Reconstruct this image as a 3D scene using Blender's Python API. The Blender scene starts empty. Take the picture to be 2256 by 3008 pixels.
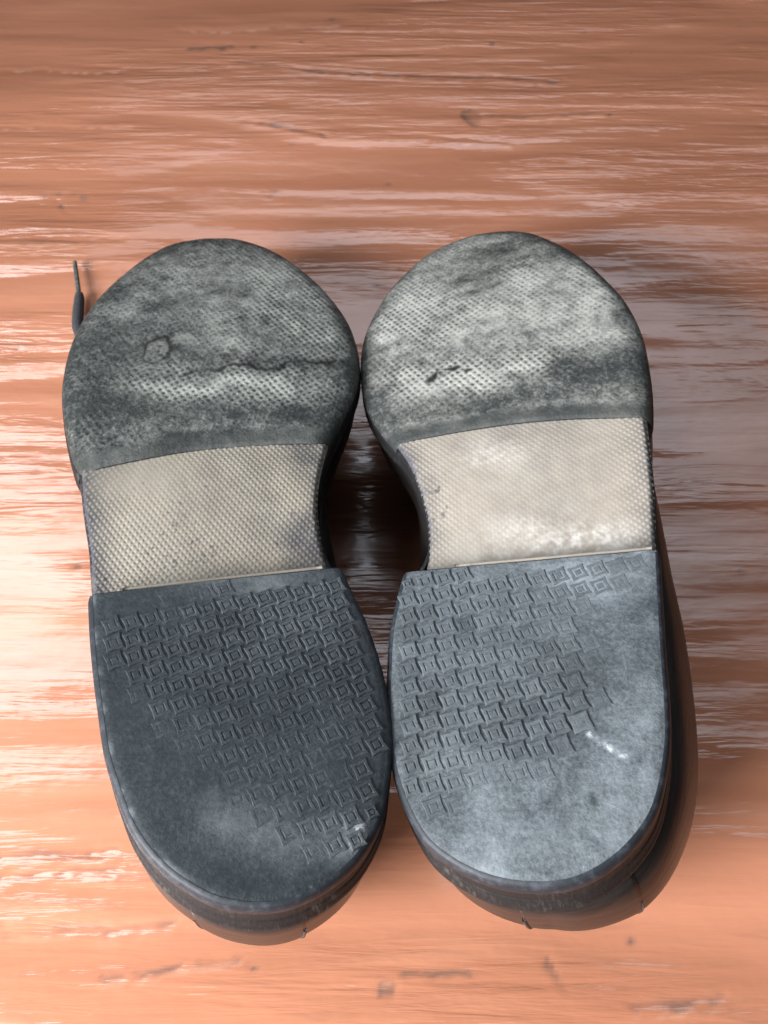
import bpy, math
import numpy as np
from mathutils import Matrix, Vector

# ------------------------------------------------------------------ camera, light, exposure
scene = bpy.context.scene
C = scene.collection
RAD = math.radians

cam_d = bpy.data.cameras.new('camera')
cam = bpy.data.objects.new('camera', cam_d); C.objects.link(cam)
cam.location = (0, 0, .354)
cam.rotation_euler = (RAD(26), 0, 0)
cam_d.sensor_fit = 'VERTICAL'; cam_d.sensor_height = 36; cam_d.lens = 36*2500/3008
cam_d.clip_start = .01; cam_d.clip_end = 50
cam_d.dof.use_dof = True; cam_d.dof.focus_distance = .262; cam_d.dof.aperture_fstop = 30
scene.camera = cam

world = bpy.data.worlds.new('World'); scene.world = world; world.use_nodes = True
bg = world.node_tree.nodes['Background']
bg.inputs['Color'].default_value = (.80, .86, 1, 1); bg.inputs['Strength'].default_value = .03

def area(name, loc, target, sx, sy, power, col, spread=180):
    l = bpy.data.lights.new(name, 'AREA'); l.shape = 'RECTANGLE'; l.size = sx; l.size_y = sy
    l.energy = power; l.color = col; l.spread = RAD(spread)
    o = bpy.data.objects.new(name, l); C.objects.link(o); o.location = loc
    o.rotation_euler = (Vector(target)-Vector(loc)).to_track_quat('-Z', 'Y').to_euler()
    return o
area('window_light', (-.80, -.42, .60), (.0, -.10, 0), .60, .46, 14, (.98, .98, 1), 90)
area('glare_light', (-.66, .50, 1.0), (-.17, .06, 0), .46, .46, .62, (.93, .95, 1), 60)  # added lamp, placed to mirror as white glare on the table's left
area('overhead_fill', (.25, .76, 1.0), (.12, -.10, 0), 1.5, .65, 1.7, (.84, .90, 1), 70)  # added overhead fill for the cool sheen right of the shoes
area('front_fill', (-.1, -.55, .42), (0, -.08, .0), .6, .35, .9, (1, .94, .88), 130)  # added fill lamp that brightens the table in front of the heels

vs = scene.view_settings
vs.view_transform = 'Standard'; vs.look = 'None'; vs.gamma = 1; vs.use_curve_mapping = False
vs.exposure = .24
scene.render.engine = 'CYCLES'
scene.cycles.max_bounces = 4; scene.cycles.diffuse_bounces = 2; scene.cycles.glossy_bounces = 2

# ------------------------------------------------------------------ helpers
rng = np.random.default_rng(7)
def field(seed, sig):
    """smooth random field, 512 x 512 texels at 1 mm, sig = (sx, sy) blur in mm, unit variance"""
    r = np.random.default_rng(seed).standard_normal((512, 512))
    fy = np.fft.fftfreq(512)[:, None]; fx = np.fft.fftfreq(512)[None, :]
    g = np.exp(-2*(np.pi**2)*((fx*sig[0])**2+(fy*sig[1])**2))
    n = np.real(np.fft.ifft2(np.fft.fft2(r)*g)); return n/n.std()
def sample(fld, x, y, res=1.0):
    x = np.asarray(x)/res; y = np.asarray(y)/res
    x0 = np.floor(x).astype(int); y0 = np.floor(y).astype(int); fx = x-x0; fy = y-y0
    g = lambda i, j: fld[j % 512, i % 512]
    return (g(x0, y0)*(1-fx)+g(x0+1, y0)*fx)*(1-fy)+(g(x0, y0+1)*(1-fx)+g(x0+1, y0+1)*fx)*fy
def sstep(a, b, x):
    t = np.clip((np.asarray(x, float)-a)/(b-a), 0, 1); return t*t*(3-2*t)
def blobs(a, b, lst):
    s = np.zeros_like(a)
    for (ca, cb, ra, rb, amp) in lst: s += amp*np.exp(-(((a-ca)/ra)**2+((b-cb)/rb)**2))
    return s
def polydist(a, b, pts):
    """distance to an open polyline"""
    best = np.full(a.shape, 1e9)
    for (x0, y0), (x1, y1) in zip(pts[:-1], pts[1:]):
        dx, dy = x1-x0, y1-y0; L = dx*dx+dy*dy+1e-9
        t = np.clip(((a-x0)*dx+(b-y0)*dy)/L, 0, 1)
        best = np.minimum(best, np.hypot(a-x0-t*dx, b-y0-t*dy))
    return best

def catmull(P, n):
    P = np.asarray(P, float); Q = np.vstack([2*P[0]-P[1], P, 2*P[-1]-P[-2]]); out = []
    for i in range(1, len(Q)-2):
        t = np.linspace(0, 1, 24, endpoint=False)[:, None]
        p0, p1, p2, p3 = Q[i-1], Q[i], Q[i+1], Q[i+2]
        out.append(.5*((2*p1)+(-p0+p2)*t+(2*p0-5*p1+4*p2-p3)*t**2+(-p0+3*p1-3*p2+p3)*t**3))
    return resamp(np.vstack(out+[P[-1:]]), n)
def resamp(P, n):
    s = np.r_[0, np.cumsum(np.hypot(*np.diff(P, axis=0).T))]; t = np.linspace(0, s[-1], n)
    return np.c_[np.interp(t, s, P[:, 0]), np.interp(t, s, P[:, 1])]
def smooth_open(P, it):
    P = P.copy()
    for _ in range(it): P[1:-1] = .5*P[1:-1]+.25*(P[:-2]+P[2:])
    return P
def smooth_closed(P, it):
    for _ in range(it): P = .5*P+.25*(np.roll(P, 1, 0)+np.roll(P, -1, 0))
    return P
def normals_closed(P):
    T = np.roll(P, -1, 0)-np.roll(P, 1, 0); T /= np.maximum(np.hypot(T[:, 0], T[:, 1]), 1e-9)[:, None]
    area2 = np.sum(P[:, 0]*np.roll(P[:, 1], -1)-np.roll(P[:, 0], -1)*P[:, 1])
    N = np.c_[T[:, 1], -T[:, 0]]
    return N if area2 > 0 else -N

def mesh_obj(name, V, F, mat, parent=None, smooth=True, attrs=None):
    """V in millimetres"""
    me = bpy.data.meshes.new(name)
    V = np.asarray(V, float)*.001
    me.from_pydata(V.tolist(), [], [tuple(int(i) for i in f) for f in F])
    if attrs:
        for k, v in attrs.items():
            at = me.attributes.new(k, 'FLOAT', 'POINT'); at.data.foreach_set('value', np.asarray(v, np.float32))
    if smooth: me.polygons.foreach_set('use_smooth', [True]*len(me.polygons))
    me.materials.append(mat); me.update()
    o = bpy.data.objects.new(name, me); C.objects.link(o)
    if parent: o.parent = parent
    return o
def grid_faces(nr, nc, off=0, closed=False, flip=False):
    F = []
    for i in range(nr-1):
        for j in range(nc if closed else nc-1):
            k = (j+1) % nc
            q = (off+i*nc+j, off+i*nc+k, off+(i+1)*nc+k, off+(i+1)*nc+j)
            F.append(q[::-1] if flip else q)
    return F
def coons(L, R, B0=None, B1=None, nc=100):
    """rows run from L[i] to R[i]; B0 / B1 are the first / last row when curved"""
    n = len(L); s = np.linspace(0, 1, nc)[None, :, None]; t = np.linspace(0, 1, n)[:, None, None]
    P = L[:, None]*(1-s)+R[:, None]*s
    if B0 is not None: P = P+(1-t)*(B0[None]-(L[0]*(1-s[0])+R[0]*s[0])[None])
    if B1 is not None: P = P+t*(B1[None]-(L[-1]*(1-s[0])+R[-1]*s[0])[None])
    return P
def tube(path, rad, nseg=8, flat=1.0):
    """path: list of xyz mm; rad scalar or list"""
    path = np.asarray(path, float); n = len(path); rad = np.broadcast_to(rad, (n,))
    V = []; up = np.array([0, 0, 1.])
    for i in range(n):
        t = path[min(i+1, n-1)]-path[max(i-1, 0)]; t /= np.linalg.norm(t)
        u = up if abs(t[2]) < .9 else np.array([1., 0, 0])
        s = np.cross(t, u); s /= np.linalg.norm(s); w = np.cross(s, t)
        for k in range(nseg):
            an = 2*math.pi*k/nseg; V.append(path[i]+rad[i]*(math.cos(an)*s+flat*math.sin(an)*w))
    F = grid_faces(n, nseg, closed=True)
    F.append(tuple(range(nseg))); F.append(tuple((n-1)*nseg+k for k in range(nseg))[::-1])
    return np.array(V), F

# ------------------------------------------------------------------ materials
def new_mat(name):
    m = bpy.data.materials.new(name); m.use_nodes = True
    nt = m.node_tree; return m, nt, nt.nodes['Principled BSDF']
def N(nt, typ, **kw):
    n = nt.nodes.new(typ)
    for k, v in kw.items():
        if k in n.inputs: n.inputs[k].default_value = v
        else: setattr(n, k, v)
    return n
def lk(nt, a, b): nt.links.new(a, b)
def math_n(nt, op, a, b=None, clamp=False):
    n = nt.nodes.new('ShaderNodeMath'); n.operation = op; n.use_clamp = clamp
    for i, v in enumerate((a, b)):
        if v is None: continue
        if hasattr(v, 'is_output'): lk(nt, v, n.inputs[i])
        else: n.inputs[i].default_value = v
    return n.outputs[0]
def mixc(nt, f, a, b):
    n = nt.nodes.new('ShaderNodeMix'); n.data_type = 'RGBA'
    if hasattr(f, 'is_output'): lk(nt, f, n.inputs[0])
    else: n.inputs[0].default_value = f
    for s, v in ((6, a), (7, b)):
        if hasattr(v, 'is_output'): lk(nt, v, n.inputs[s])
        else: n.inputs[s].default_value = (*v, 1)
    return n.outputs[2]
def ramp(nt, x, lo, hi, a=0., b=1.):
    n = nt.nodes.new('ShaderNodeMapRange'); n.interpolation_type = 'SMOOTHSTEP'
    lk(nt, x, n.inputs[0]); n.inputs[1].default_value = lo; n.inputs[2].default_value = hi
    n.inputs[3].default_value = a; n.inputs[4].default_value = b
    return n.outputs[0]
def coords(nt, sc=(1, 1, 1), kind='Object', rot=(0, 0, 0)):
    t = nt.nodes.new('ShaderNodeTexCoord'); m = nt.nodes.new('ShaderNodeMapping')
    m.inputs['Scale'].default_value = sc; m.inputs['Rotation'].default_value = rot
    lk(nt, t.outputs[kind], m.inputs[0]); return m.outputs[0]
def noise(nt, vec, scale, detail=4, rough=.6, dist=0.):
    n = N(nt, 'ShaderNodeTexNoise', Scale=scale, Detail=detail, Roughness=rough, Distortion=dist)
    lk(nt, vec, n.inputs['Vector']); return n.outputs['Fac']
def attr(nt, name):
    n = nt.nodes.new('ShaderNodeAttribute'); n.attribute_name = name; return n.outputs['Fac']
def bump(nt, h, strength, dist, prev=None):
    n = N(nt, 'ShaderNodeBump', Strength=strength, Distance=dist); lk(nt, h, n.inputs['Height'])
    if prev is not None: lk(nt, prev, n.inputs['Normal'])
    return n.outputs[0]

def rubber_tread(name, dark, dust, seed=0., grain=1., lug=False):
    """dark moulded rubber; 'dust' vertex attribute = pale ground-in dirt, broken up by fine specks"""
    m, nt, b = new_mat(name)
    v = coords(nt); mp = nt.nodes.new('ShaderNodeVectorMath'); mp.operation = 'ADD'; mp.inputs[1].default_value = (seed, seed*.7, 0)
    lk(nt, v, mp.inputs[0]); v = mp.outputs[0]
    fine = noise(nt, v, 760, 3, .8); mid = noise(nt, v, 260, 2, .68); big = noise(nt, v, 38, 2, .6)
    if lug:
        oi = nt.nodes.new('ShaderNodeObjectInfo'); sep = nt.nodes.new('ShaderNodeSeparateColor'); lk(nt, oi.outputs['Color'], sep.inputs[0]); dsrc = sep.outputs[0]
        lk(nt, oi.outputs['Location'], mp.inputs[1])
    else: dsrc = attr(nt, 'dust')
    dn = math_n(nt, 'ADD', math_n(nt, 'MULTIPLY', math_n(nt, 'SUBTRACT', fine, .5), 1.25*grain), math_n(nt, 'MULTIPLY', math_n(nt, 'SUBTRACT', mid, .5), .7*grain))
    dn = math_n(nt, 'ADD', dn, math_n(nt, 'MULTIPLY', math_n(nt, 'SUBTRACT', big, .5), .25))
    if not lug: dn = math_n(nt, 'MULTIPLY', dn, math_n(nt, 'SUBTRACT', 1., attr(nt, 'plain')))
    f = ramp(nt, math_n(nt, 'ADD', dsrc, dn), -.05, 1.42)
    vo = N(nt, 'ShaderNodeTexVoronoi', Scale=330.); lk(nt, v, vo.inputs['Vector'])
    wh = math_n(nt, 'MULTIPLY', ramp(nt, vo.outputs['Distance'], .10, .20, 1, 0), ramp(nt, mid, .56, .66))
    f = math_n(nt, 'ADD', f, math_n(nt, 'MULTIPLY', wh, .22), True)
    tint = mixc(nt, ramp(nt, big, .35, .65), dark, (dark[0]*1.25, dark[1]*1.22, dark[2]*1.12))
    col = mixc(nt, f, tint, dust)
    if not lug:
      col = mixc(nt, attr(nt, 'mark'), col, (.008, .008, .008))
      col = mixc(nt, math_n(nt, 'MULTIPLY', attr(nt, 'scuff'), ramp(nt, fine, .36, .6, .2, 1.), True), col, (.58, .61, .62))
    lk(nt, col, b.inputs['Base Color'])
    lk(nt, ramp(nt, f, 0, .6, .52, .82), b.inputs['Roughness'])
    b.inputs['Specular IOR Level'].default_value = .18
    n1 = bump(nt, fine, .5*grain, .0007); n2 = bump(nt, mid, .4*grain**2, .0011, n1); lk(nt, n2, b.inputs['Normal'])
    return m
M_fore = {'L': rubber_tread('dusty_forefoot_rubber_left', (.017, .020, .0205), (.31, .32, .292), 0),
          'R': rubber_tread('dusty_forefoot_rubber_right', (.019, .022, .0225), (.32, .325, .295), .31)}
M_heel = {'L': rubber_tread('dark_heel_rubber_left', (.0115, .0155, .019), (.12, .136, .145), .11, .62),
          'R': rubber_tread('dusty_heel_rubber_right', (.019, .0245, .029), (.16, .181, .195), .53, .85)}

M_lug = {'L': rubber_tread('moulded_lug_rubber_left', (.0125, .0165, .020), (.12, .136, .145), grain=.62, lug=True),
         'R': rubber_tread('moulded_lug_rubber_right', (.019, .0245, .029), (.145, .165, .178), grain=.62, lug=True)}

def sidewall():
    m, nt, b = new_mat('sidewall_rubber'); v = coords(nt)
    fine = noise(nt, v, 900, 4, .7); st = noise(nt, coords(nt, (900, 900, 110)), 1, 3, .6); big = noise(nt, v, 60, 3)
    f = math_n(nt, 'MULTIPLY', ramp(nt, st, .45, .75), ramp(nt, big, .4, .7))
    lk(nt, mixc(nt, f, (.011, .011, .0115), (.055, .054, .048)), b.inputs['Base Color'])
    b.inputs['Roughness'].default_value = .62; b.inputs['Specular IOR Level'].default_value = .14
    lk(nt, bump(nt, st, .3, .0006, bump(nt, fine, .3, .0005)), b.inputs['Normal']); return m
M_side = sidewall()
def edge_mat():
    m, nt, b = new_mat('smooth_edge_rubber'); v = coords(nt)
    n = noise(nt, v, 300, 4, .65)
    lk(nt, mixc(nt, ramp(nt, n, .45, .75), (.011, .014, .018), (.034, .040, .048)), b.inputs['Base Color'])
    b.inputs['Roughness'].default_value = .55; b.inputs['Specular IOR Level'].default_value = .28; lk(nt, bump(nt, n, .25, .0005), b.inputs['Normal']); return m
M_edge = edge_mat()

def arch_mat(name, base, grime, pale):
    m, nt, b = new_mat(name); v = coords(nt)
    fine = noise(nt, v, 700, 4, .7); mid = noise(nt, v, 110, 4, .62); big = noise(nt, v, 32, 3)
    col = mixc(nt, ramp(nt, mid, .3, .7), base, tuple(x*.86 for x in base))
    col = mixc(nt, math_n(nt, 'MULTIPLY', ramp(nt, big, .42, .7), .5), col, pale)
    d = math_n(nt, 'MULTIPLY', attr(nt, 'grime'), ramp(nt, mid, .2, .6, .6, 1.1), True)
    col = mixc(nt, d, col, grime)
    w = math_n(nt, 'MULTIPLY', attr(nt, 'scuff'), ramp(nt, fine, .36, .62, .55, 1.), True)
    col = mixc(nt, w, col, (.62, .61, .575))
    lk(nt, col, b.inputs['Base Color']); b.inputs['Roughness'].default_value = .7
    b.inputs['Specular IOR Level'].default_value = .3
    lk(nt, bump(nt, fine, .3, .0005), b.inputs['Normal']); return m
M_arch = {'L': arch_mat('beige_arch_rubber_left', (.20, .180, .145), (.037, .037, .043), (.235, .218, .182)),
          'R': arch_mat('beige_arch_rubber_right', (.242, .216, .178), (.048, .048, .057), (.28, .26, .224))}

def leather():
    m, nt, b = new_mat('black_leather'); v = coords(nt)
    vo = N(nt, 'ShaderNodeTexVoronoi', Scale=900.); lk(nt, v, vo.inputs['Vector'])
    n = noise(nt, coords(nt, (60, 60, 260)), 1, 4, .6)
    lk(nt, mixc(nt, ramp(nt, n, .35, .7), (.010, .009, .0085), (.018, .016, .015)), b.inputs['Base Color'])
    b.inputs['Roughness'].default_value = .36; b.inputs['Specular IOR Level'].default_value = .28
    lk(nt, bump(nt, n, .2, .001, bump(nt, vo.outputs['Distance'], .12, .0003)), b.inputs['Normal']); return m
M_leather = leather()
def simple(name, c1, c2, scale, rough, bs=.3):
    m, nt, b = new_mat(name); n = noise(nt, coords(nt), scale, 4, .65)
    lk(nt, mixc(nt, ramp(nt, n, .35, .7), c1, c2), b.inputs['Base Color']); b.inputs['Roughness'].default_value = rough
    lk(nt, bump(nt, n, bs, .0005), b.inputs['Normal']); return m
M_lining = simple('dark_lining_cloth', (.03, .028, .027), (.05, .048, .045), 900, .9)
M_thread = simple('black_thread', (.012, .012, .013), (.05, .05, .055), 1500, .6)
M_lace = simple('black_lace_cloth', (.010, .011, .014), (.035, .038, .045), 1400, .85, .8)
M_aglet = simple('grey_aglet_plastic', (.035, .04, .037), (.09, .10, .09), 500, .35)
M_welt = simple('brown_welt_line', (.03, .022, .018), (.06, .045, .034), 400, .5)

def wood():
    m, nt, b = new_mat('painted_wood')
    s1 = noise(nt, coords(nt, (19, 200, 1)), 1, 3, .6, .45)
    s2 = noise(nt, coords(nt, (7, 80, 1)), 1, 2, .6, .6)
    s3 = noise(nt, coords(nt, (2.2, 20, 1)), 1, 3, .55, .4)
    lum = noise(nt, coords(nt, (1, 1.5, 1)), 70, 2, .55)
    c = mixc(nt, ramp(nt, s3, .32, .68), (.35, .150, .088), (.265, .110, .063))
    c = mixc(nt, math_n(nt, 'MULTIPLY', ramp(nt, s2, .50, .72), .5), c, (.36, .162, .095))
    c = mixc(nt, math_n(nt, 'MULTIPLY', ramp(nt, s1, .56, .72), .18), c, (.17, .078, .05))
    vo = N(nt, 'ShaderNodeTexVoronoi', Scale=34.); lk(nt, coords(nt), vo.inputs['Vector'])
    spk = math_n(nt, 'MULTIPLY', ramp(nt, vo.outputs['Distance'], .035, .06, 1, 0), ramp(nt, lum, .5, .58))
    c = mixc(nt, math_n(nt, 'MULTIPLY', spk, .75), c, (.06, .04, .035))
    d = math_n(nt, 'MULTIPLY', attr(nt, 'dirt'), ramp(nt, s1, .3, .6, .45, 1.1), True)
    c = mixc(nt, d, c, (.075, .058, .052))
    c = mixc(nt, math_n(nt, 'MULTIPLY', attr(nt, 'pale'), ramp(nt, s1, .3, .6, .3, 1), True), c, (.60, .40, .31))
    lk(nt, c, b.inputs['Base Color'])
    lk(nt, ramp(nt, s2, .35, .65, .105, .20), b.inputs['Roughness']); b.inputs['Specular IOR Level'].default_value = .6
    msk = ramp(nt, noise(nt, coords(nt, (4, 15, 1)), 1, 2, .6, .4), .40, .62, .12, 1.)
    h2 = math_n(nt, 'MULTIPLY', s2, msk); h1 = math_n(nt, 'MULTIPLY', s1, ramp(nt, msk, 0., 1., .18, 1.))
    peel = noise(nt, coords(nt, (120, 330, 1)), 1, 2, .6)
    n = bump(nt, s3, .6, .0024); n = bump(nt, h2, .8, .0021, n); n = bump(nt, h1, .8, .0012, n); n = bump(nt, lum, .3, .0007, n); n = bump(nt, math_n(nt, 'MULTIPLY', peel, msk), .35, .0003, n)
    lk(nt, n, b.inputs['Normal']); return m
M_wood = wood()

# ------------------------------------------------------------------ table
def build_table():
    xs = np.r_[np.linspace(-900, -300, 25)[:-1], np.arange(-300, 300.1, 1.5), np.linspace(300, 900, 25)[1:]]
    ys = np.r_[np.linspace(-500, -70, 20)[:-1], np.arange(-70, 600.1, 1.25), np.linspace(600, 1200, 25)[1:]]
    X, Y = np.meshgrid(xs, ys); X = X.ravel(); Y = Y.ravel()
    g = sample(field(1, (60, 3.5)), X, Y); g2 = sample(field(2, (28, 9)), X, Y); wob = sample(field(3, (14, 14)), X, Y)
    rag = sample(field(4, (1.6, 1.6)), X, Y)
    z = .16*g+.22*g2
    dirt = np.zeros_like(X); pale = np.zeros_like(X)
    def line(pts, w, h, di, pa=0., side=1.2):
        nonlocal z, dirt, pale
        Yw = Y+.9*wob+.5*rag; d = polydist(X, Yw, pts)
        z -= h*np.exp(-(d/w)**2); dirt = np.maximum(dirt, di*np.exp(-(d/(w*(.75+.35*np.clip(rag, -1, 2))))**2)*sstep(-1.0, .3, rag+wob))
        d2 = polydist(X, Yw+side*w*1.9, pts); z += .5*h*np.exp(-(d2/(w*1.2))**2); pale = np.maximum(pale, .5*pa*np.exp(-(d2/(.7*w))**2)*sstep(-.6, 1., rag+.6*g2))  # pale line beside the groove: gloss highlight painted into the colour
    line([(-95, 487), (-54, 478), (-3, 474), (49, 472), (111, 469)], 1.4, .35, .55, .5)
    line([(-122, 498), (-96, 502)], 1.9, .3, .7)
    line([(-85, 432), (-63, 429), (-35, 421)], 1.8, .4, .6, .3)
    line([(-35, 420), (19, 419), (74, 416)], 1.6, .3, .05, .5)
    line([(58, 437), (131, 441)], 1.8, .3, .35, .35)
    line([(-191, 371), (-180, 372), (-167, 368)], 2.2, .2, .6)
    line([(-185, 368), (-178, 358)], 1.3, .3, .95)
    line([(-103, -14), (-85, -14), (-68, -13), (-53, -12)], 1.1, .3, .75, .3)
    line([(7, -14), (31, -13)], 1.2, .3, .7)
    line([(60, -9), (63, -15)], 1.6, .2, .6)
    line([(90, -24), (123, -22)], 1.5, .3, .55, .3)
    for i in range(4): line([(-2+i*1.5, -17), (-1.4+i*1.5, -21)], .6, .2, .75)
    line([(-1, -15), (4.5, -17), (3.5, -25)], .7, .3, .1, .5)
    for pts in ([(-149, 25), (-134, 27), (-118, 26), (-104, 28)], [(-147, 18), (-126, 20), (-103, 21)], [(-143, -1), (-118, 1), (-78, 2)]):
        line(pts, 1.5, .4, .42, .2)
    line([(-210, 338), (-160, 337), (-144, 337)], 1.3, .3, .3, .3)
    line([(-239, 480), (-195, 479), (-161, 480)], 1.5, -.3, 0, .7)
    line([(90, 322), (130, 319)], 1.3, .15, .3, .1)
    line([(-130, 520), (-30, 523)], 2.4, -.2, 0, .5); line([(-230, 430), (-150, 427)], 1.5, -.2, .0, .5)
    line([(215, 436), (231, 441)], 1.1, .0, .8); line([(225, 445), (226, 434)], 1.1, .0, .8)
    # chipped patch
    e = np.hypot((X-53)/6.5, (Y-437)/(8+2*(X-53)/6))*1+.12*rag
    z -= .35*sstep(1.05, .8, e); dirt = np.maximum(dirt, sstep(1.1, .9, e)*(.22+.45*sstep(55, 47, X)))
    r = np.random.default_rng(5)
    for _ in range(46):
        x, y, s = r.uniform(-260, 260), r.uniform(-40, 540), r.uniform(.7, 1.6)
        dd = np.exp(-(((X-x)/(s*r.uniform(.8, 1.8)))**2+((Y-y)/s)**2)); dirt = np.maximum(dirt, r.uniform(.4, .95)*dd); z += r.uniform(-.3, .3)*dd
    top = np.c_[X, Y, z]
    nr, nc = len(ys), len(xs)
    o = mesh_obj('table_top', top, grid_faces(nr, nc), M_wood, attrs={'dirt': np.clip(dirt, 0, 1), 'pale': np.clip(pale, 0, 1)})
    o['kind'] = 'structure'; o['label'] = 'reddish brown painted wooden table top with glossy horizontal grain'
    return o
build_table()

# ------------------------------------------------------------------ shoes (outlines in millimetres, own frame: x across, y to the toe, z out of the sole)
OUT = {
'L': dict(
 hl=[(-39.1,-8.3),(-35.9,-21.3),(-32.4,-33.7),(-28.2,-46.8),(-23.7,-60.0),(-18.4,-70.7),(-13.5,-79.4),(-7.5,-86.3),(-1.4,-91.3),(5.0,-95.0),(11.6,-97.8),(20.7,-99.1)],
 hr=[(39.6,6.8),(42.2,-0.3),(46.4,-9.5),(49.5,-17.8),(52.5,-27.8),(54.5,-36.8),(55.9,-46.7),(56.2,-55.1),(55.5,-62.5),(54.1,-73.0),(51.3,-79.8),(48.0,-85.4),(43.2,-90.3),(36.3,-95.0),(28.5,-98.2),(20.7,-99.1)],
 al=[(-54.5,44.9),(-51.3,31.5),(-48.3,22.3),(-45.6,13.1),(-43.7,4.7),(-41.8,-2.8)],
 ar=[(33.6,63.6),(32.1,54.5),(31.0,45.0),(30.9,36.5),(31.9,28.5),(33.7,20.6),(35.8,13.7),(36.3,11.4)],
 bnd=[(-54.5,44.9),(-35.3,51.4),(-15.4,57.4),(6.9,61.4),(33.6,63.9)],
 fl=[(-55.6,43.4),(-62.8,60.2),(-66.7,71.5),(-70.0,83.1),(-71.7,92.2),(-72.9,104.2),(-73.2,116.1),(-72.3,128.7),(-70.2,142.4),(-66.2,156.6),(-61.0,170.5),(-54.5,185.2),(-45.2,198.2),(-31.7,205.6)],
 fr=[(33.6,64.0),(38.2,77.1),(41.7,87.4),(44.3,98.3),(45.0,111.0),(43.9,123.0),(41.1,135.9),(36.8,147.7),(29.9,161.7),(22.9,173.3),(14.4,184.8),(3.9,196.5),(-6.6,203.5),(-17.1,207.4),(-31.7,205.6)],
 bb=-.8, bf=55.8, bt=205.6, O=(-54.444, 102.615, 93.726), roll=5, medial=1),
'R': dict(
 hl=[(-39.5,6.1),(-41.5,-1.8),(-43.5,-11.1),(-44.7,-20.1),(-45.1,-29.6),(-45.4,-37.3),(-44.9,-50.5),(-43.8,-60.9),(-41.3,-69.7),(-38.2,-76.8),(-34.6,-82.5),(-29.2,-87.0),(-22.2,-91.1),(-14.7,-93.7),(-7.9,-94.8)],
 hr=[(41.9,3.3),(39.9,-10.0),(38.2,-21.3),(35.8,-38.8),(35.0,-45.5),(32.7,-58.8),(29.1,-70.0),(25.3,-78.1),(20.1,-84.2),(14.2,-89.0),(6.7,-93.0),(-0.4,-94.8),(-7.9,-94.8)],
 al=[(-42.6,66.5),(-38.1,57.1),(-34.8,45.6),(-32.9,35.1),(-32.5,26.1),(-33.2,18.1),(-34.0,11.5)],
 ar=[(49.9,62.3),(47.8,39.3),(45.5,22.2),(43.5,9.8)],
 bnd=[(-42.6,66.7),(-24.4,68.1),(-1.0,68.6),(21.7,66.9),(49.9,62.3)],
 fl=[(-43.7,66.6),(-49.4,76.6),(-54.0,86.5),(-56.7,96.4),(-58.0,109.0),(-58.4,121.0),(-57.6,133.4),(-54.8,146.5),(-50.7,159.2),(-45.3,172.5),(-38.6,183.5),(-30.7,195.3),(-20.6,203.4),(-10.2,208.3),(0,209.6),(12.7,207.2)],
 fr=[(51.5,62.0),(54.0,74.2),(55.6,85.9),(56.5,97.1),(56.9,109.5),(55.8,121.6),(53.3,135.2),(49.4,147.9),(44.5,162.1),(37.6,177.8),(29.8,190.8),(22.2,200.8),(12.7,207.2)],
 bb=4.7, bf=66.5, bt=207.2, O=(45.965, 103.238, 96.661), roll=-12, medial=-1)}
PITCH = -12

def split_smooth(l, r, n, it):
    l = catmull(l, 200); r = catmull(r, 200)
    P = resamp(np.vstack([l, r[::-1][1:]]), 600); P = smooth_open(P, it)
    k = len(P)//2; tip = (l[-1]+r[-1])/2; k = int(np.argmin(np.hypot(*(P-tip).T)))
    return resamp(P[:k+1], n), resamp(P[k:][::-1], n)

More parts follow.
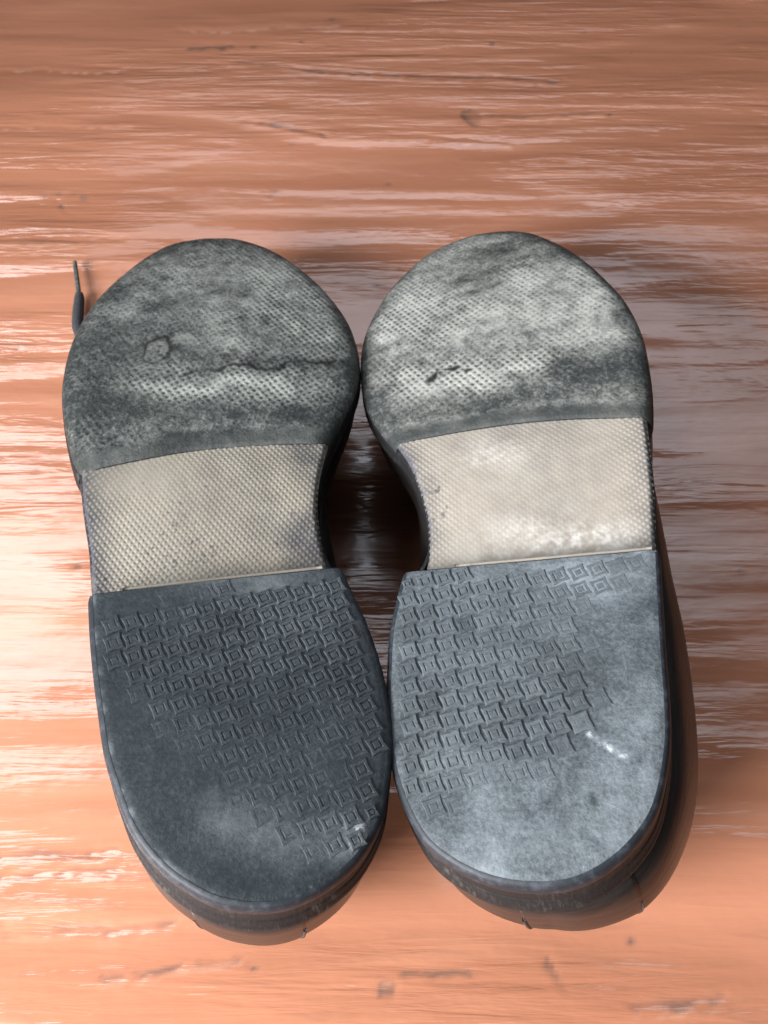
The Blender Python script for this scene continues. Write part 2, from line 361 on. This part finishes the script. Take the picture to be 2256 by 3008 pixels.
def build_shoe(side, label):
    S = OUT[side]; bb, bf, bt, med = S['bb'], S['bf'], S['bt'], S['medial']
    root = bpy.data.objects.new('shoe', None); C.objects.link(root); root.empty_display_size = .05
    Rm = Matrix.Rotation(RAD(PITCH), 3, 'X') @ Matrix.Rotation(RAD(S['roll']), 3, 'Y')
    root.location = Vector(S['O'])*.001; root.rotation_euler = Rm.to_euler()
    root['label'] = label; root['category'] = 'shoe'; root['group'] = 'pair of upturned black shoes'
    Rn = np.array(Rm); On = np.array(S['O'])
    def world_z(a, b, w): return On[2]+Rn[2, 0]*a+Rn[2, 1]*b+Rn[2, 2]*w
    seed = 10 if side == 'L' else 60
    fA = field(seed, (5, 5)); fB = field(seed+1, (1.6, 1.6)); fC = field(seed+2, (14, 14)); fD = field(seed+3, (.7, .7)); fS = field(seed+4, (9, 2.2))

    def prof(b):
        b = np.asarray(b, float); bm = bf+25
        w = -9+7.5*sstep(bb, bf, b)
        w = np.where(b > bf, -1.5+1.5*sstep(bf, bm, b), w)
        return np.where(b > bm, -11*((b-bm)/(bt-bm))**2, w)
    def feather(b):
        b = np.asarray(b, float)
        return np.where(b < bf+40, -21.5+8.7*sstep(bb-30, bf+40, b), prof(b)-12.8+0*b)

    # ---------- heel block
    hL, hR = split_smooth(S['hl'], S['hr'], 120, 60)
    P = coons(hL, hR, nc=110); a = P[..., 0].ravel(); b = P[..., 1].ravel()
    rim = np.vstack([hL, hR[::-1]])
    d = polydist(a, b, resamp(rim, 160))
    if side == 'L':
        dust = .10+blobs(a, b, [(7, 1, 22, 8, .5), (28, -2, 14, 9, .4), (20, -79, 13, 7, .38), (9, -76, 10, 7, .2), (28, -86, 14, 6, .2), (45, -82, 6, 6, .6), (21, -12, 24, 14, .22), (10, -40, 40, 40, .05), (-34, -20, 5, 25, .15)])
        dust = np.maximum(dust, .75*np.exp(-(d/1.6)**2)*sstep(-.2, 1.2, sample(fB, a, b))*(a < 5))
        scuff = .9*np.exp(-(np.hypot(a-46.5, b+81)/3.)**2)*sstep(.0, 1.2, sample(fB, a, b, .4))
    else:
        dust = .46+blobs(a, b, [(7, -74, 26, 16, .18), (24, -58, 10, 26, .12), (24, -10, 18, 16, .22), (10, 0, 30, 7, .2), (-22, -84, 22, 9, .18), (12, -35, 13, 11, -.28), (-5, -52, 20, 12, -.14), (-38, -40, 7, 40, -.12)])
        dd = polydist(a, b, [(10, -53.5), (14.5, -58), (21, -64)]); scuff = .8*np.exp(-(dd/.6)**2)*sstep(-.8, .8, sample(fB, a, b, .5)+.3*sample(fA, a, b))
        dust = np.maximum(dust, .8*np.exp(-(dd/2.5)**2))
        d2 = np.hypot(a-15, b+76); dust -= .7*np.exp(-(np.hypot((a-10.5)/1.1, (b+74.5)/2))**2)
    dust = np.clip(dust*(1+.13*sample(fA, a, b)+.10*sample(fB, a, b)), 0, 1.1)
    a_h, b_h, dust_h = a, b, dust
    edge = -.5*np.exp(-(d/1.3)**2)
    w = .10*sample(fA, a, b)*sstep(0, 4, d)+.18*sample(fC, a, b)*sstep(0, 10, d)+edge
    V = np.c_[a, b, w]; F = grid_faces(120, 110)
    heel = mesh_obj('heel_tread', V, F, M_heel[side], root, attrs={'dust': dust, 'mark': np.zeros_like(a), 'scuff': scuff})
    ring = smooth_closed(resamp(np.vstack([hL, hR[::-1], resamp(np.vstack([hR[:1], hL[:1]]), 60)[1:]]), 421)[:-1], 2)
    nrm = smooth_closed(normals_closed(ring), 3)
    hb = 5 if side == 'R' else 0
    prof_h = [(0, -.6), (.6, -1.2), (1.1, -2.4), (1.35, -3.8), (1.35, -5.4), (1.3, -9.6), (1.3, -10.2), (1.3, -11), (1.3, -12.5), (1.3, -15)]
    V = np.vstack([np.c_[ring+o*nrm, np.full(len(ring), z)+(.06*sample(fB, ring[:, 0], ring[:, 1]) if o < 1.2 else 0)] for o, z in prof_h])
    ccw = np.sum(ring[:, 0]*np.roll(ring[:, 1], -1)-np.roll(ring[:, 0], -1)*ring[:, 1]) > 0
    F = grid_faces(len(prof_h), len(ring), closed=True, flip=ccw)
    mesh_obj('heel_block', V, F, M_side, root)
    # rubbed upper lip of the heel block
    V = np.vstack([np.c_[ring+o*nrm, np.full(len(ring), z)] for o, z in [(-.4, -.34), (.35, -.55), (.95, -1.15), (1.35, -2.3), (1.55, -3.9), (1.45, -5.5)]])
    mesh_obj('heel_bevel', V, grid_faces(6, len(ring), closed=True, flip=ccw), M_edge, root)

    # ---------- moulded lugs on the heel (one shared mesh)
    def lug_mesh():
        rings = [(2.72, 2.46, -.3), (2.62, 2.34, .02), (2.50, 2.2, .42), (2.36, 2.08, .5), (1.52, 1.48, .49), (1.30, 1.26, .08), (1.06, 1.04, .08), (.86, .84, .46)]
        V = []
        for c, mid, z in rings:
            for k in range(4):
                an = math.pi/4+k*math.pi/2; V.append((c*1.4142*math.cos(an), c*1.4142*math.sin(an), z))
                an += math.pi/4; V.append((mid*math.cos(an), mid*math.sin(an), z))
        F = grid_faces(len(rings), 8, closed=True); F.append(tuple(range((len(rings)-1)*8, len(rings)*8)))
        me = bpy.data.meshes.new('tread_lug'); me.from_pydata([tuple(x*.001 for x in v) for v in V], [], F)
        me.materials.append(M_lug[side]); me.update(); return me
    lm = lug_mesh()
    if side == 'L': o0, e1, e2, rot = (10.3, -34.0), (5.75, 1.54), (1.53, -6.05), 28
    else: o0, e1, e2, rot = (-14.3, -10.0), (6.15, .35), (.0, -6.25), 17
    rl = np.random.default_rng(seed); rim_r = resamp(rim, 200); brl = np.vstack([hL[:1], hR[:1]])
    cand = []
    for i in range(-16, 17):
        for j in range(-16, 17):
            x = o0[0]+i*e1[0]+j*e2[0]; y = o0[1]+i*e1[1]+j*e2[1]; cand.append((x, y))
    cand = np.array(cand)
    poly = np.vstack([rim_r])
    inside = np.zeros(len(cand), bool)
    px, py = poly[:, 0], poly[:, 1]
    for i in range(len(poly)):
        x0, y0, x1, y1 = px[i], py[i], px[i-1], py[i-1]
        c = ((y0 > cand[:, 1]) != (y1 > cand[:, 1])) & (cand[:, 0] < (x1-x0)*(cand[:, 1]-y0)/(y1-y0+1e-12)+x0); inside ^= c
    dr = polydist(cand[:, 0], cand[:, 1], rim_r); db = polydist(cand[:, 0], cand[:, 1], brl)
    n_l = 0
    for (x, y), ins, d_, dbr in zip(cand, inside, dr, db):
        if not ins or d_ < 1.7 or dbr < 3.2: continue
        nz = float(sample(fA, np.array([x]), np.array([y]))[0])
        if side == 'L':
            wear = 1.0-.62*sstep(8, -34, x)-1.2*sstep(-14, 20, -(x-12)*.62-(y+63))-.75*sstep(-14, 2, y-.19*x)*sstep(26, 4, x)-.4*sstep(-84, -92, y)+.12*nz
            ldust = float(dust_h[np.argmin((a_h-x)**2+(b_h-y)**2)])+.06
        else:
            wear = .85-.85*sstep(-14, 32, x)-1.1*sstep(-12, 16, (x+18)*.42-(y+72))-.5*sstep(-78, -86, y)+.14*nz
            ldust = float(dust_h[np.argmin((a_h-x)**2+(b_h-y)**2)])+.08
        if wear < .07: continue
        wear = min(wear, 1.05)
        o = bpy.data.objects.new('tread_lug', lm); C.objects.link(o); o.parent = heel
        o.location = (x*.001, y*.001, .00008); o.rotation_euler = (0, 0, RAD(rot+rl.uniform(-2, 2)))
        s = 1.0 if d_ > 3.0 else (.84 if d_ > 2.4 else .6)
        o.scale = (s*rl.uniform(.97, 1.03)*(1.02 if side == 'L' else 1.06), s*rl.uniform(.97, 1.03)*(1.04 if side == 'L' else 1.06), max(.09, wear*rl.uniform(.85, 1.08)))
        o.color = (float(np.clip(ldust*rl.uniform(.85, 1.2), 0, .42 if side == 'L' else .56)), 0, 0, 1); n_l += 1
    print(side, 'lugs', n_l)

    # ---------- beige arch panel with its diamond knurl
    al = smooth_open(catmull(S['al'], 160), 40); ar = smooth_open(catmull(S['ar'], 160), 40)
    al = resamp(np.vstack([al, al[-1]+(al[-1]-al[-20])*.6]), 200); ar = resamp(np.vstack([ar, ar[-1]+(ar[-1]-ar[-20])*.6]), 200)
    P = coons(al, ar, B0=catmull(S['bnd'], 300), nc=300); P[0] = P[0]
    a = P[..., 0].ravel(); b = P[..., 1].ravel()
    dl = polydist(a, b, al[::8]); drr = polydist(a, b, ar[::8]); de = np.minimum(dl, drr)
    th = RAD(43); p = 1.8
    x1 = (a*math.cos(th)+b*math.sin(th))/p; x2 = (-a*math.sin(th)+b*math.cos(th))/p
    tri = lambda x: 1-np.abs(2*(x-np.floor(x))-1)
    kn = np.clip(np.minimum(tri(x1), tri(x2))/.8, 0, 1)
    if side == 'L':
        amp = .62-.22*np.exp(-((a+18)/22)**2-((b-36)/20)**2)-.34*sstep(16, 30, b-.18*a-20)*sstep(-4, -34, a)
        med_st = sstep(17, 28, a+1.6*sample(fA, a, b)+.2*np.abs(b-38)-2)
        gr = .62*med_st*(.9-.35*kn)+(1-kn)*(.15+.6*np.exp(-(dl/7)**2))+.9*np.exp(-(dl/1.6)**2)+.25*np.exp(-(dl/9)**2)
        gr += .10*sample(fA, a, b)
        pits = sstep(1.3, 1.9, sample(fB, a, b, .3))*np.exp(-((a+22)/16)**2-((b-16)/12)**2)+sstep(2.1, 2.6, sample(fB, a, b, .35))*.6; gr += .8*pits
        sc = np.zeros_like(a)
    else:
        edge_m = np.exp(-(dl/9)**2)+np.exp(-(drr/11)**2)
        amp = .16+.42*np.clip(edge_m, 0, 1)+.10*sample(fC, a, b)
        gr = (1-kn)*(.06+.55*np.exp(-(drr/7)**2)+.3*np.exp(-(dl/6)**2))+.55*np.exp(-(dl/1.6)**2)+.45*np.exp(-(drr/1.6)**2)+.22*np.exp(-(dl/5)**2)
        gr += .12*np.clip(sample(fC, a, b), 0, 2)+blobs(a, b, [(9, 28, 14, 10, .12), (-6, 62, 20, 4, .1)])
        gr += .9*sstep(.6, 1.3, sample(fB, a, b, .4))*np.exp(-((a+27)/3)**2-((b-38)/9)**2)
        sc = blobs(a, b, [(15, 16, 17, 6, .48), (30, 15, 9, 6, .36), (-12, 14, 9, 4, .22), (0, 24, 14, 6, .22), (-6, 56, 16, 7, .25)])*sstep(-1.6, 1.4, .5*sample(fB, a, b, .35)+.4*sample(fB, a, b)+.4*sample(fA, a, b))
    amp = np.clip(amp, .04, .7)
    w = prof(b)-.7+amp*kn*.6-1.6*np.exp(-(de/1.0)**2)
    V = np.c_[a, b, w]; F = grid_faces(200, 300, flip=True)
    arch = mesh_obj('arch_panel', V, F, M_arch[side], root, attrs={'grime': np.clip(gr, 0, 1), 'scuff': np.clip(sc, 0, 1)})
    # smooth lip of the panel against the heel breast
    hl0, hr0 = hL[0], hR[0]; lipn = np.array([-(hr0-hl0)[1], (hr0-hl0)[0]]); lipn /= np.hypot(*lipn)
    i0, i1 = (.12, .93) if side == 'L' else (.2, .985)
    lp = [hl0+(hr0-hl0)*t+lipn*1.55 for t in np.linspace(i0, i1, 30)]
    tv, tf = tube([(q[0], q[1], -1.5) for q in lp], .75, 6); lip = mesh_obj('panel_lip', tv, tf, M_arch[side], arch)
    for k, v_ in (('grime', .12), ('scuff', 0.)):
        at = lip.data.attributes.new(k, 'FLOAT', 'POINT'); at.data.foreach_set('value', np.full(len(tv), v_, np.float32))
    lq = np.array(lp); nn = len(lq)
    V = np.vstack([np.c_[lq-lipn*.3, np.full(nn, -1.3)], np.c_[lq-lipn*.3, np.full(nn, -11)]]);

    # ---------- forefoot sole
    fL, fR = split_smooth(S['fl'], S['fr'], 260, 60)
    P = coons(fL, fR, B0=None, nc=250)
    bnd = catmull(S['bnd'], 250); bnd = bnd+(fL[0]-bnd[0])*(1-np.linspace(0, 1, 250)[:, None])+(fR[0]-bnd[-1])*np.linspace(0, 1, 250)[:, None]
    t = np.linspace(0, 1, 260)[:, None, None]; s = np.linspace(0, 1, 250)[None, :, None]
    lin = fL[0]*(1-s)+fR[0]*s
    P = P+np.clip(1-t*3, 0, 1)**2*(bnd[None]-lin)
    a = P[..., 0].ravel(); b = P[..., 1].ravel()
    frim = resamp(np.vstack([fL, fR[::-1]]), 240); d = polydist(a, b, frim); dbn = polydist(a, b, bnd[::8])
    rd = 11.; drop = 5.2*(1-np.sqrt(np.clip(1-(np.clip(rd-d, 0, rd)/rd)**2.4, 0, 1)))
    th = RAD(38 if side == 'L' else 33); p = 2.5
    x1 = (a*math.cos(th)+b*math.sin(th))/p; x2 = (-a*math.sin(th)+b*math.cos(th))/p
    r2 = (x1-np.round(x1))**2+(x2-np.round(x2))**2; pit = np.exp(-r2/.07)
    if side == 'L':
        pm = blobs(a, b, [(2, 92, 32, 11, 1.0), (20, 130, 18, 22, .55), (-20, 86, 20, 7, .6), (24, 100, 16, 16, .7), (-59, 63, 6, 8, 1.2), (10, 150, 20, 18, .35)])
        dust = .36+blobs(a, b, [(-15, 170, 40, 22, .12), (-21, 148, 20, 17, .36), (4, 158, 22, 18, .3), (22, 135, 16, 22, .38), (-42, 172, 16, 12, .22), (-54, 135, 7, 9, .4), (2, 93, 26, 7, .85), (-22, 87, 18, 6, .55), (-8, 116, 18, 9, .22), (25, 92, 12, 8, .2),
             (-60, 100, 13, 34, -.2), (-40, 74, 26, 6, -.16), (20, 76, 22, 5, -.2), (-45, 100, 12, 14, -.08), (34, 92, 7, 12, -.2)])
        crack = polydist(a, b+.8*sample(fB, a, b), [(-24, 95), (-12, 99), (-6, 103), (1, 103), (8, 101), (16, 106), (27, 108), (38, 109)])
        ragw = sample(fB, a, b)
        mark = .9*np.exp(-(crack/(1.25+.45*np.clip(ragw, -1, 2)))**2)*sstep(-1.6, .2, ragw+1)+.2*np.exp(-(np.hypot((a-10)/22, (b-107)/4))**2)
        rr = np.hypot((a+37.3)/5.3, (b-108.5)/7.2)+.12*ragw
        mark = np.maximum(mark, .9*np.exp(-((rr-1.05)/.14)**2)*np.clip(np.where(b > 106, .95, .6)+.5*sample(fA, a, b, .5), 0, 1))
        dust = np.where(rr < 1, .42, dust)
        strip = sstep(9, 5, dbn)
    else:
        pm = blobs(a, b, [(-15, 94, 26, 9, 1.1), (8, 96, 20, 8, .6), (-38, 118, 12, 24, .65), (-30, 140, 20, 20, .35), (0, 150, 40, 30, .18), (-44, 98, 8, 12, .7)])
        dust = .60+blobs(a, b, [(0, 127, 40, 26, .24), (-36, 146, 16, 16, .25), (22, 146, 22, 20, .18), (-18, 95, 22, 7, .5), (4, 96, 16, 6, .35), (-44, 122, 8, 20, .3), (40, 112, 9, 10, .22),
             (36, 86, 15, 8, -.48), (24, 94, 9, 6, -.28), (49, 95, 8, 10, -.25), (-11, 79, 30, 4.5, -.38), (8, 184, 13, 5, -.2)])
        ragw = sample(fB, a, b)
        ck = polydist(a, b+.7*ragw, [(-28, 98), (-24, 101), (-22, 101), (-17, 102)]); ck2 = polydist(a, b, [(-13.5, 99.5), (-12.5, 99.5)]); ck3 = polydist(a, b, [(-9, 101), (-8, 101.5)])
        mark = np.maximum.reduce([.97*np.exp(-(ck/(1.5+.5*np.clip(ragw, -1, 1.5)))**4)*sstep(-2., -.9, ragw), .95*np.exp(-(ck2/1.1)**4), .7*np.exp(-(ck3/.7)**2)])
        strip = sstep(8, 4, dbn)
    band = sample(fS, a*.9+b*.45, b-.45*a*.3)
    dust = dust*(1+.12*sample(fA, a, b)+.10*band+.12*ragw)-.05*np.clip(sample(fC, a, b), -1.5, 1.5)
    dust = dust*(1-strip)+strip*(.24+.03*ragw+.05*sample(fA, a, b))
    dust *= .34+.66*sstep(.5, 9.5, d+1.5*sample(fA, a, b))
    pm = np.clip(pm+.30, 0, 1.1)*(1-strip)*sstep(2, 6, d)*np.clip(1+.4*sample(fA, a, b), .3, 1.3)
    dust = np.clip(dust*(1-.95*pit*np.clip(pm*1.2, 0, 1)), 0, 1.05)
    w = prof(b)-drop-.42*pit*pm+.05*ragw*sstep(0, 3, d)*(1-strip)+.14*sample(fC, a, b)*sstep(0, 12, d)
    w += (.5-.7*np.exp(-(dbn/.7)**2))*sstep(30, 10, dbn)
    V = np.c_[a, b, w]
    fore = mesh_obj('forefoot_sole', V, grid_faces(260, 250, flip=True), M_fore[side], root, attrs={'dust': dust, 'mark': np.clip(mark, 0, 1), 'scuff': np.zeros_like(a), 'plain': .72*strip})
    # front edge of that layer facing the arch panel
    e0 = np.c_[bnd, prof(bnd[:, 1])+.3-5.2*0]; 
    V = np.vstack([np.c_[bnd, w.reshape(260, 250)[0]], np.c_[bnd, prof(bnd[:, 1])-3.5-np.abs(np.linspace(-1, 1, 250))**8*3]])
    mesh_obj('forefoot_sole_edge', V, grid_faces(2, 250), M_edge, fore)

    # ---------- closed perimeter of the whole sole
    hring = np.vstack([hL, hR[::-1]]); hn = normals_closed(hring); heelp = hring+hn*1.5
    per = np.vstack([al[::-1][40:-2], fL[4:], fR[::-1][:-4], ar[2:-40], (heelp[::-1])[2:-2]])
    # order: arch left (heel -> toe), forefoot left, toe, forefoot right, arch right (toe -> heel), heel right ... back ... heel left
    per = resamp(np.vstack([per, per[:1]]), 701)[:-1]; per = smooth_closed(per, 10)
    pn = smooth_closed(normals_closed(per), 4)
    is_h = sstep(bb+10, bb-2, per[:, 1])
    wtop = np.where(per[:, 1] > bf, prof(per[:, 1])-4.9, prof(per[:, 1])-1.6-3.3*sstep(bf-14, bf, per[:, 1])); wtop = wtop*(1-is_h)-12.2*is_h
    wbot = feather(per[:, 1]); k = len(per)
    lv = [(-1.5, 0.), (-.2, .03), (.25, .12), (.35, .5), (.6, .62), (.9, .70), (1.0, .9), (.6, .98), (-1.2, 1.0)]
    V = np.vstack([np.c_[per+o*pn, wtop+(wbot-wtop)*f] for o, f in lv])
    ccw = np.sum(per[:, 0]*np.roll(per[:, 1], -1)-np.roll(per[:, 0], -1)*per[:, 1]) > 0
    mesh_obj('midsole', V, grid_faces(len(lv), k, closed=True, flip=ccw), M_side, root)
    wl = np.c_[per+.15*pn, wbot-.2]; tv, tf = tube(np.vstack([wl, wl[:1]])[::2], .32, 6); mesh_obj('welt', tv, tf, M_welt, root)

    # ---------- leather upper: a shell from the feather line down to the table
    mid_b = np.clip(per[:, 1], -62, 165)
    # medial axis of the outline
    bins = np.linspace(-60, 165, 16); cx = []
    for q in bins:
        near = np.abs(per[:, 1]-q) < 7; cx.append((per[near, 0].min()+per[near, 0].max())/2)
    cen = np.c_[np.interp(mid_b, bins, cx), mid_b]
    base = smooth_closed(per-.8*pn, 40)
    wb = feather(base[:, 1])
    LAT = 3.0 if side == 'L' else 12.0
    bulge_m = 9*np.exp(-((base[:, 1]-30)/24)**2)*np.clip((base[:, 0]-cen[:, 0])*med/30, 0, 1)
    lat_side = np.clip(-(base[:, 0]-cen[:, 0])*med/25, 0, 1)*np.exp(-((base[:, 1]+30)/75)**2)
    bulge = .3+1.2*sstep(-80, -40, base[:, 1])+bulge_m+LAT*lat_side
    Hh = np.interp(base[:, 1], [-105, -60, -20, 20, 60, 110, 160, 215], [74, 76, 76, 70, 56, 48, 42, 30])
    nexp = np.interp(base[:, 1], [-100, 0, 80, 160], [4.5, 3.6, 2.5, 2.2])
    nlev = 34; lev = []
    for i in range(nlev):
        ph = (math.pi/2)*i/(nlev-1)
        lat = np.cos(ph)**(2/nexp) if i < nlev-1 else np.zeros(k); hh = np.sin(ph)**(2/nexp)
        out_b = bulge*np.sin(np.clip(hh, 0, 1)*math.pi)**.8
        xy = cen+(base-cen)*lat[:, None]+pn*(out_b*lat)[:, None]
        w_ = wb-Hh*hh
        xy = xy+np.c_[np.zeros(k), 5*hh*sstep(-60, -95, base[:, 1])]
        zmin = world_z(xy[:, 0], xy[:, 1], w_); w_ = w_+np.clip(1.2-zmin, 0, None)/Rn[2, 2]
        lev.append(np.c_[xy, w_])
    U = np.array(lev)
    F = []
    for f in grid_faces(nlev, k, closed=True, flip=ccw):
        i = f[0]//k if not ccw else f[-1]//k; j = f[0] % k
        cb = cen[j, 1]
        if i >= 24 and cb < 0: continue            # foot opening
        F.append(f)
    up = mesh_obj('upper', U.reshape(-1, 3), F, M_leather, root)
    md = up.modifiers.new('thickness', 'SOLIDIFY'); md.thickness = .0016; md.offset = -1
    # rolled collar round the opening, lining inside it
    idx = np.where(cen[:, 1] < 0)[0]
    brk = np.where(np.diff(idx) > 1)[0]
    idx = np.r_[idx[brk[0]+1:], idx[:brk[0]+1]] if len(brk) else idx
    col = U[24][idx][::4]
    tv, tf = tube(col, 3.2, 10); mesh_obj('collar', tv, tf, M_leather, root)
    li = []
    for i in (24, 20, 14, 8, 3):
        q = U[i][idx][::4].copy(); c_ = cen[idx][::4]; v_ = c_-q[:, :2]; v_ /= np.maximum(np.hypot(v_[:, 0], v_[:, 1]), 1)[:, None]; q[:, :2] += v_*3.2; li.append(q)
    mesh_obj('lining', np.vstack(li), grid_faces(len(li), len(li[0])), M_lining, root)
    # tongue
    tx = np.interp(np.linspace(-8, 62, 14), bins, cx); rows = []
    for i, bq in enumerate(np.linspace(-8, 62, 14)):
        for s_ in np.linspace(-1, 1, 9):
            xx = tx[i]+s_*19; w_ = feather(bq)-np.interp(bq, [-10, 60], [62, 50])+6*s_*s_
            w_ = max(w_, w_+(2.5-world_z(xx, bq, w_))/Rn[2, 2]); rows.append((xx, bq, w_))
    tg = mesh_obj('tongue', rows, grid_faces(14, 9), M_leather, root); tg.modifiers.new('thickness', 'SOLIDIFY').thickness = .003

    # overlay pieces of the heel counter, following the shell
    vx = U[:, :, :]
    def overlay(name, b_lo_w, j0, j1, i0, i1, off, mat, slant=0):
        rows = []; js = [(j % k) for j in range(j0, j1+1)]
        for i in range(i0, i1+1):
            for j in js:
                p0 = U[i, j]; q = p0.copy(); q[:2] += pn[j]*off; rows.append(q)
        o = mesh_obj(name, rows, grid_faces(i1-i0+1, len(js), flip=ccw), mat, root)
        o.modifiers.new('thickness', 'SOLIDIFY').thickness = .0012; return o
    tipx = 18 if side == 'L' else 3
    back = np.where(per[:, 1] < -60)[0]; jb = back[np.argmin(np.abs(per[back, 0]-tipx))]
    hw = 17
    strip_o = overlay('back_strip', 0, jb-hw, jb+hw, 0, 22, .35, M_leather)
    for sj, rad in ((-hw, .6 if side == 'L' else .35), (hw, .3 if side == 'L' else .65)):
        pth = []
        for i in range(2, 20):
            j = (jb+sj) % k; q = U[i, j].copy(); q[:2] += pn[j]*.3; pth.append(q)
        tv, tf = tube(pth, rad, 8); mesh_obj('seam', tv, tf, M_thread, strip_o)
    return root, Rn, On

def to_local(Rn, On, p): return Rn.T @ (np.asarray(p, float)-On)

rootL, RL, OL = build_shoe('L', 'upturned black shoe on the left, with darker sole, ring-shaped stain and lace tip showing')
rootR, RR, OR = build_shoe('R', 'upturned black shoe on the right, with dustier grey sole and paler beige arch')

# lace of the left shoe with its tipped end lying on the table beside the toe
ctrl = [(-50, 150, 12), (-75, 190, 4), (-112, 225, 3.2), (-142, 252, 3.4), (-155, 272, 4.2), (-157.6, 284, 5.2), (-158.4, 292, 5.0), (-159.3, 297.5, 4.2)]
cc = catmull(np.array(ctrl)[:, :2], 60); zz = np.interp(np.linspace(0, 1, 60), np.linspace(0, 1, len(ctrl)), [c[2] for c in ctrl])
path = [to_local(RL, OL, (x, y, z)) for (x, y), z in zip(cc, zz)]
tv, tf = tube(path, np.interp(np.linspace(0, 1, 60), [0, .86, .93, .985, 1], [2.2, 2.7, 3.0, 2.6, 2.0]), 10)
lace = mesh_obj('shoelace', tv, tf, M_lace, rootL)
path = [to_local(RL, OL, q) for q in [(-159.0, 296, 4.4), (-159.8, 299, 4.3), (-162.3, 308.5, 4.2), (-164.9, 318.5, 4.1), (-165.2, 319.6, 4.1)]]
tv, tf = tube(path, [1.2, 1.25, 1.2, 1.15, .9], 10); mesh_obj('aglet', tv, tf, M_aglet, lace)
# right shoe's lace, tucked under it
path = [to_local(RR, OR, q) for q in [(50, 160, 10), (70, 180, 3.5), (80, 205, 3), (70, 225, 3), (52, 232, 3)]]
tv, tf = tube(path, 2.3, 8); mesh_obj('shoelace', tv, tf, M_lace, rootR)
